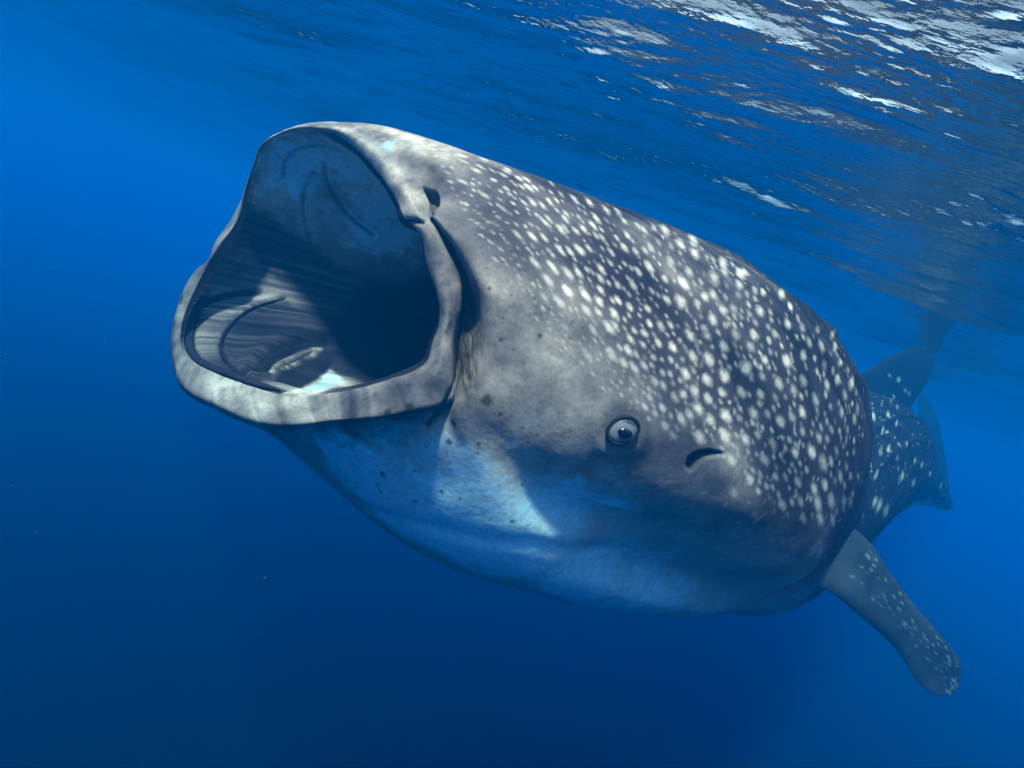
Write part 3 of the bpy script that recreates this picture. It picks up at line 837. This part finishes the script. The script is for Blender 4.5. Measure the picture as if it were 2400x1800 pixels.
# ---- fins: closed blades lofted between a leading and a trailing edge
def blade(lead, trail, thick, n_span=60, n_ch=48, spots=None, tone_fn=None):
    lead, trail = np.array(lead, float), np.array(trail, float)
    u = np.linspace(0, 1, len(lead))
    us = np.linspace(0, 1, n_span)
    Lp = hermite(u, np.array([pv(*q) for q in lead]), us)
    Tp = hermite(u, np.array([pv(*q) for q in trail]), us)
    th = np.interp(us, np.linspace(0, 1, len(thick)), thick)
    c = (1 - np.cos(np.linspace(0, np.pi, n_ch))) / 2
    span = np.gradient((Lp + Tp) / 2, axis=0)
    ch = Tp - Lp
    nn = np.cross(span, ch)
    nn /= np.linalg.norm(nn, axis=1)[:, None] + 1e-9
    prof = 2.0 * np.sqrt(np.clip(c, 0, 1)) * (1 - c)**.8
    mid = Lp[:, None] + ch[:, None] * c[None, :, None]
    a = mid + nn[:, None] * (prof[None, :] * th[:, None])[..., None]
    b_ = mid - nn[:, None] * (prof[None, :] * th[:, None])[..., None]
    ring = np.concatenate([a, b_[:, -2:0:-1]], 1)
    tip = ring[-1:].mean(1, keepdims=True).repeat(ring.shape[1], 1)
    ring = np.concatenate([ring, tip], 0)
    V = ring.reshape(-1, 3)
    Fc = grid_faces(ring.shape[0], ring.shape[1], True)
    cc = np.concatenate([c, c[-2:0:-1]])
    ucoord = np.repeat(np.append(us, 1.0), ring.shape[1])
    ccoord = np.tile(cc, ring.shape[0])
    t = tone_fn(ucoord, ccoord)
    t = t * (1 + .6 * (vnoise(V, 12, 3, 71) - .5))
    col = np.stack([np.interp(t, TX, TC[:, k]) for k in range(3)], 1)
    if spots:
        pj_ = project(V)
        n_ = vnoise(V, 50, 2, 72) - .5
        for x, y, ang, ln, wd, st in spots:
            dx, dy = pj_[:, 0] - x, pj_[:, 1] - y
            ca, sa = math.cos(math.radians(ang)), math.sin(math.radians(ang))
            d = np.hypot((dx * ca + dy * sa) / ln, (-dx * sa + dy * ca) / wd) + .5 * n_
            k = (smooth(1.4, .4, d) * st)[:, None]
            col = col * (1 - k) + np.array([.78, .72, .66]) * k
    return W(V), Fc, col * np.array([.72, .98, 1.06])  # blades tinted blue-green, the water's blue shade put into the colour
FINSKIN = skin_material('spotted_fin_skin')
PL = [(1975,1215,3.0),(2035,1272,3.03),(2071,1326,3.07),(2104,1370,3.12),(2147,1424,3.18),(2191,1473,3.25),(2223,1511,3.31),(2246,1546,3.36),(2254,1576,3.39),(2247,1604,3.41),(2236,1622,3.42)]
PT = [(1870,1350,2.88),(1945,1388,2.92),(1978,1412,2.96),(2010,1440,3.01),(2043,1468,3.07),(2080,1501,3.14),(2112,1538,3.21),(2136,1577,3.28),(2160,1609,3.34),(2194,1631,3.39),(2222,1632,3.41)]
rs = np.random.default_rng(5)
psp = []
for k in range(95):
    v, c_ = rs.uniform(.12, .96), rs.uniform(.05, .62)**1.1
    a0_, b0_ = hermite(np.linspace(0, 1, 11), np.array(PL)[:, :2], np.array([v]))[0], hermite(np.linspace(0, 1, 11), np.array(PT)[:, :2], np.array([v]))[0]
    q = a0_ + (b0_ - a0_) * c_
    psp.append((q[0], q[1], 58, rs.uniform(3.5, 7), rs.uniform(1.5, 2.4), rs.uniform(.12, .45)))
V, Fc, c_ = blade(PL, PT, [.075, .06, .045, .03, .015, .006], 110, 60, psp, lambda u, c: np.interp(c, [0, .25, .6, .8, 1], [.28, .26, .36, .48, .42]))
fin = part('pectoral_fin', V, Fc, FINSKIN, c_)
fin['label'] = 'long left pectoral fin hanging down and back'
DL = [(1985,960,5.25),(2008,890,5.3),(2058,854,5.35),(2104,827,5.45),(2147,812,5.6),(2176,814,5.75)]
DT = [(2098,1030,5.6),(2124,978,5.65),(2146,936,5.7),(2172,898,5.75),(2188,858,5.8),(2189,836,5.82)]
dsp_ = [(2106, 890, 90, 6, 4, .8), (2122, 915, 60, 5, 3, .5), (2131, 922, 90, 5, 3, .4), (2085, 880, 60, 5, 3, .5), (2095, 930, 80, 5, 3, .6)]
V, Fc, c_ = blade(DL, DT, [.09, .06, .04, .02, .006], 70, 44, dsp_, lambda u, c: .12 + 0 * u)
fin = part('dorsal_fin', V, Fc, FINSKIN, c_)
fin['label'] = 'upright triangular dorsal fin half lost in the blue'
TL = [(2206,1186,8.2),(2182,1145,8.4),(2165,1090,8.5),(2156,1030,8.6),(2152,980,8.7),(2152,942,8.8),(2155,920,8.85)]
TT = [(2232,1188,8.5),(2226,1150,8.6),(2219,1100,8.7),(2212,1050,8.8),(2202,1000,8.85),(2184,955,8.9),(2166,922,8.9)]
V, Fc, c_ = blade(TL, TT, [.06, .05, .04, .03, .015, .006], 60, 36, None, lambda u, c: .10 + 0 * u)
fin = part('caudal_fin', V, Fc, FINSKIN, c_)
fin['label'] = 'tall upper tail lobe faint in the distance'

# ---- the eye
def disc_frame(px, py):
    h = hit(px, py)
    ax_ = hit(px + 12, py) - hit(px - 12, py)
    ay_ = hit(px, py - 12) - hit(px, py + 12)
    n = np.cross(ax_, ay_)
    n /= np.linalg.norm(n)
    if n @ h > 0:
        n = -n
    return h, n
eh, en = disc_frame(1460, 1008)
en = en * .75 - eh / np.linalg.norm(eh) * .25
en /= np.linalg.norm(en)
e1 = np.array([math.cos(math.radians(24)), math.sin(math.radians(24)), 0.0])
e1 -= en * (e1 @ en)
e1 /= np.linalg.norm(e1)
e2 = np.cross(en, e1)
ps = -eh[2] / FPX
EA, EB = 37 * ps, 30.5 * ps
def eye_dome(ra, rb, height, lift, n_r=26, n_a=72, r0_=0.0, r1_=1.0):
    rr = np.linspace(r0_, r1_, n_r)
    aa = np.linspace(0, 2 * np.pi, n_a, endpoint=False)
    Rr, A_ = np.meshgrid(rr, aa, indexing='ij')
    P = eh + en * lift + (Rr * np.cos(A_) * ra)[..., None] * e1 + (Rr * np.sin(A_) * rb)[..., None] * e2 + (height * np.sqrt(np.clip(1 - Rr**2 * .96, 0, 1)))[..., None] * en
    return P.reshape(-1, 3), grid_faces(n_r, n_a, True), Rr.ravel(), A_.ravel()
def plain(name, col, rough=.3, spec=.5, noise=0.0):
    nb = NB(name)
    b = nb.n('BsdfPrincipled')
    b.inputs['Roughness'].default_value = rough
    b.inputs['Specular IOR Level'].default_value = spec
    if noise:
        co = nb.n('TexCoord')
        n1 = nb.n('TexNoise', Scale=noise, Detail=4.0)
        nb.l(co.outputs['Object'], n1.inputs['Vector'])
        cr = nb.n('ValToRGB')
        cr.color_ramp.elements[0].color = tuple(c * .55 for c in col) + (1,)
        cr.color_ramp.elements[1].color = tuple(min(1, c * 1.35) for c in col) + (1,)
        nb.l(n1.outputs['Fac'], cr.inputs[0])
        nb.l(cr.outputs[0], b.inputs['Base Color'])
    else:
        b.inputs['Base Color'].default_value = tuple(col) + (1,)
    nb.l(b.outputs[0], nb.out.inputs['Surface'])
    return nb.m
EYEM = NB('eye_iris')
_b = EYEM.n('BsdfPrincipled')
EYEM.l(EYEM.attr('pigment').outputs['Color'], _b.inputs['Base Color'])
_b.inputs['Roughness'].default_value = .25
_b.inputs['Specular IOR Level'].default_value = .25
EYEM.l(_b.outputs[0], EYEM.out.inputs['Surface'])
V, Fc, rr_, aa_ = eye_dome(EA, EB, .014, -.002)
n_ = vnoise(V, 160, 3, 81)
ic = np.array([.20, .21, .235])[None] * (.75 + .5 * n_[:, None])
brown = smooth(.0, .12, (np.cos(aa_ - .55) * rr_) - .52 + .22 * (vnoise(V, 220, 2, 82) - .5))[:, None]
ic = ic * (1 - brown) + np.array([.07, .06, .06]) * (.6 + .8 * n_[:, None]) * brown
ic = ic * (1 - .8 * smooth(.88, .97, rr_)[:, None])
eye = part('eye', W(V), Fc, EYEM.m, ic)
eye['label'] = 'small round silvery eye with dark pupil'
# pupil: dark oval set on the eyeball
pc = eh + en * .0128 + e1 * (-.0) - e2 * (5 * ps)
aa = np.linspace(0, 2 * np.pi, 40, endpoint=False)
p1 = np.array([math.cos(math.radians(-18)), math.sin(math.radians(-18)), 0.0])
p1 -= en * (p1 @ en)
p1 /= np.linalg.norm(p1)
p2 = np.cross(en, p1)
rings = []
for rr0, hh in ((0.02, .0035), (.4, .0032), (.75, .002), (1.0, -.003)):
    rings.append(pc + rr0 * 19 * ps * np.outer(np.cos(aa), p1) + rr0 * 12.5 * ps * np.outer(np.sin(aa), p2) + en * hh)
part('pupil', W(np.concatenate(rings)), grid_faces(4, 40, True), plain('eye_pupil', (.004, .004, .006), .15, .5), parent=eye)
# dark eyelid rim
na, nb_ = 90, 14
P = []
for a in np.linspace(0, 2 * np.pi, na, endpoint=False):
    c0 = eh + EA * 1.03 * math.cos(a) * e1 + EB * 1.03 * math.sin(a) * e2
    rad_d = (math.cos(a) * e1 + math.sin(a) * e2)
    for b_ in np.linspace(0, 2 * np.pi, nb_, endpoint=False):
        P.append(c0 + rad_d * .0036 * math.cos(b_) + en * (.0070 * math.sin(b_) + .001))
part('eyelid', W(np.array(P)), np.array([[i * nb_ + j, ((i + 1) % na) * nb_ + j, ((i + 1) % na) * nb_ + (j + 1) % nb_, i * nb_ + (j + 1) % nb_] for i in range(na) for j in range(nb_)]),
     plain('eyelid_skin', (.018, .019, .025), .5, .08, 220.0), parent=eye)

# ---- tiny drifting specks in the water
r = np.random.default_rng(11)
Vs, Fs = [], []
oct_v = np.array([[1, 0, 0], [-1, 0, 0], [0, 1, 0], [0, -1, 0], [0, 0, 1], [0, 0, -1]], float)
oct_f = np.array([[0, 2, 4], [2, 1, 4], [1, 3, 4], [3, 0, 4], [2, 0, 5], [1, 2, 5], [3, 1, 5], [0, 3, 5]])
for k in range(420):
    D = r.uniform(1.7, 5.5)
    p = at(r.uniform(-200, 2600), r.uniform(-100, 1900), D)
    if p[2] > SURF_Z - .05:
        continue
    s_ = r.lognormal(math.log(.0007), .5)
    q = oct_v * (s_ * r.uniform(.6, 1.8, 3)) @ np.linalg.qr(r.normal(size=(3, 3)))[0]
    Fs.append(oct_f + 6 * len(Vs))
    Vs.append(q + p)
pme = mesh_from('plankton', np.concatenate(Vs), np.concatenate(Fs), False)
pk = link('plankton', pme, plain('plankton_flesh', (.34, .40, .38), .5, .2))
pk['kind'] = 'stuff'
pk['label'] = 'tiny pale plankton specks drifting in the water'

# ---- fleshy folds and the tooth band inside the mouth
def ribbon(L, width, height, n=90, m=12, lift=0.0, rough=0.0, seed=1):
    P = polyline3(L, n)
    t = np.gradient(P, axis=0)
    t /= np.linalg.norm(t, axis=1)[:, None]
    nn = []
    for p_ in P:
        q = _bvh.find_nearest(Vector(p_))
        v = np.array(q[1])
        nn.append(v if v @ p_ < 0 else -v)
    nn = np.array(nn)
    for _ in range(6):
        nn[1:-1] = nn[:-2] + 2 * nn[1:-1] + nn[2:]
        nn /= np.linalg.norm(nn, axis=1)[:, None]
    nn -= t * (nn * t).sum(1)[:, None]
    nn /= np.linalg.norm(nn, axis=1)[:, None]
    bb = np.cross(t, nn)
    u = np.linspace(0, 1, n)
    tap = np.clip(np.sin(np.pi * u), 0, 1)**.45 * .97 + .03
    a = np.linspace(0, 2 * np.pi, m, endpoint=False)
    V = (P + nn * lift)[:, None] + bb[:, None] * (np.cos(a)[None, :] * width * tap[:, None])[..., None] + nn[:, None] * (np.sin(a)[None, :] * height * tap[:, None])[..., None]
    V = V.reshape(-1, 3)
    if rough:
        V = V + np.repeat(nn, m, 0) * (rough * (vnoise(V, 130, 2, seed) - .5))[:, None]
    return V, grid_faces(n, m, True)
def flesh(V, t, seed):
    tt_ = np.clip(t * (1 + 1.2 * (vnoise(V, 30, 3, seed) - .5)), 0, 1.25)
    return np.stack([np.interp(tt_, TX, TC[:, k]) for k in range(3)], 1)
V, Fc = ribbon(FOLDS[0][0], .014, .007, 220, 14, .002, .010, 91)
tb = part('tooth_band', W(V), Fc, SKIN, flesh(V, .10, 92))
tb['label'] = 'dark rough band of tiny teeth inside the lower lip'
for k, (L, w_, h_, t_) in enumerate([
        (FOLDS[1][0], .006, .010, .06),  # coloured dark to draw the shaded crease along the flap
        ([(752,820),(701,838),(660,858),(634,880)], .013, .018, .55)]):
    V, Fc = ribbon(L, w_, h_, 110, 14, .0, .004, 93 + k)
    part('mouth_fold', W(V), Fc, SKIN, flesh(V, t_, 96 + k))

for o in list(scene.objects):
    if '_org' in o:
        del o['_org']
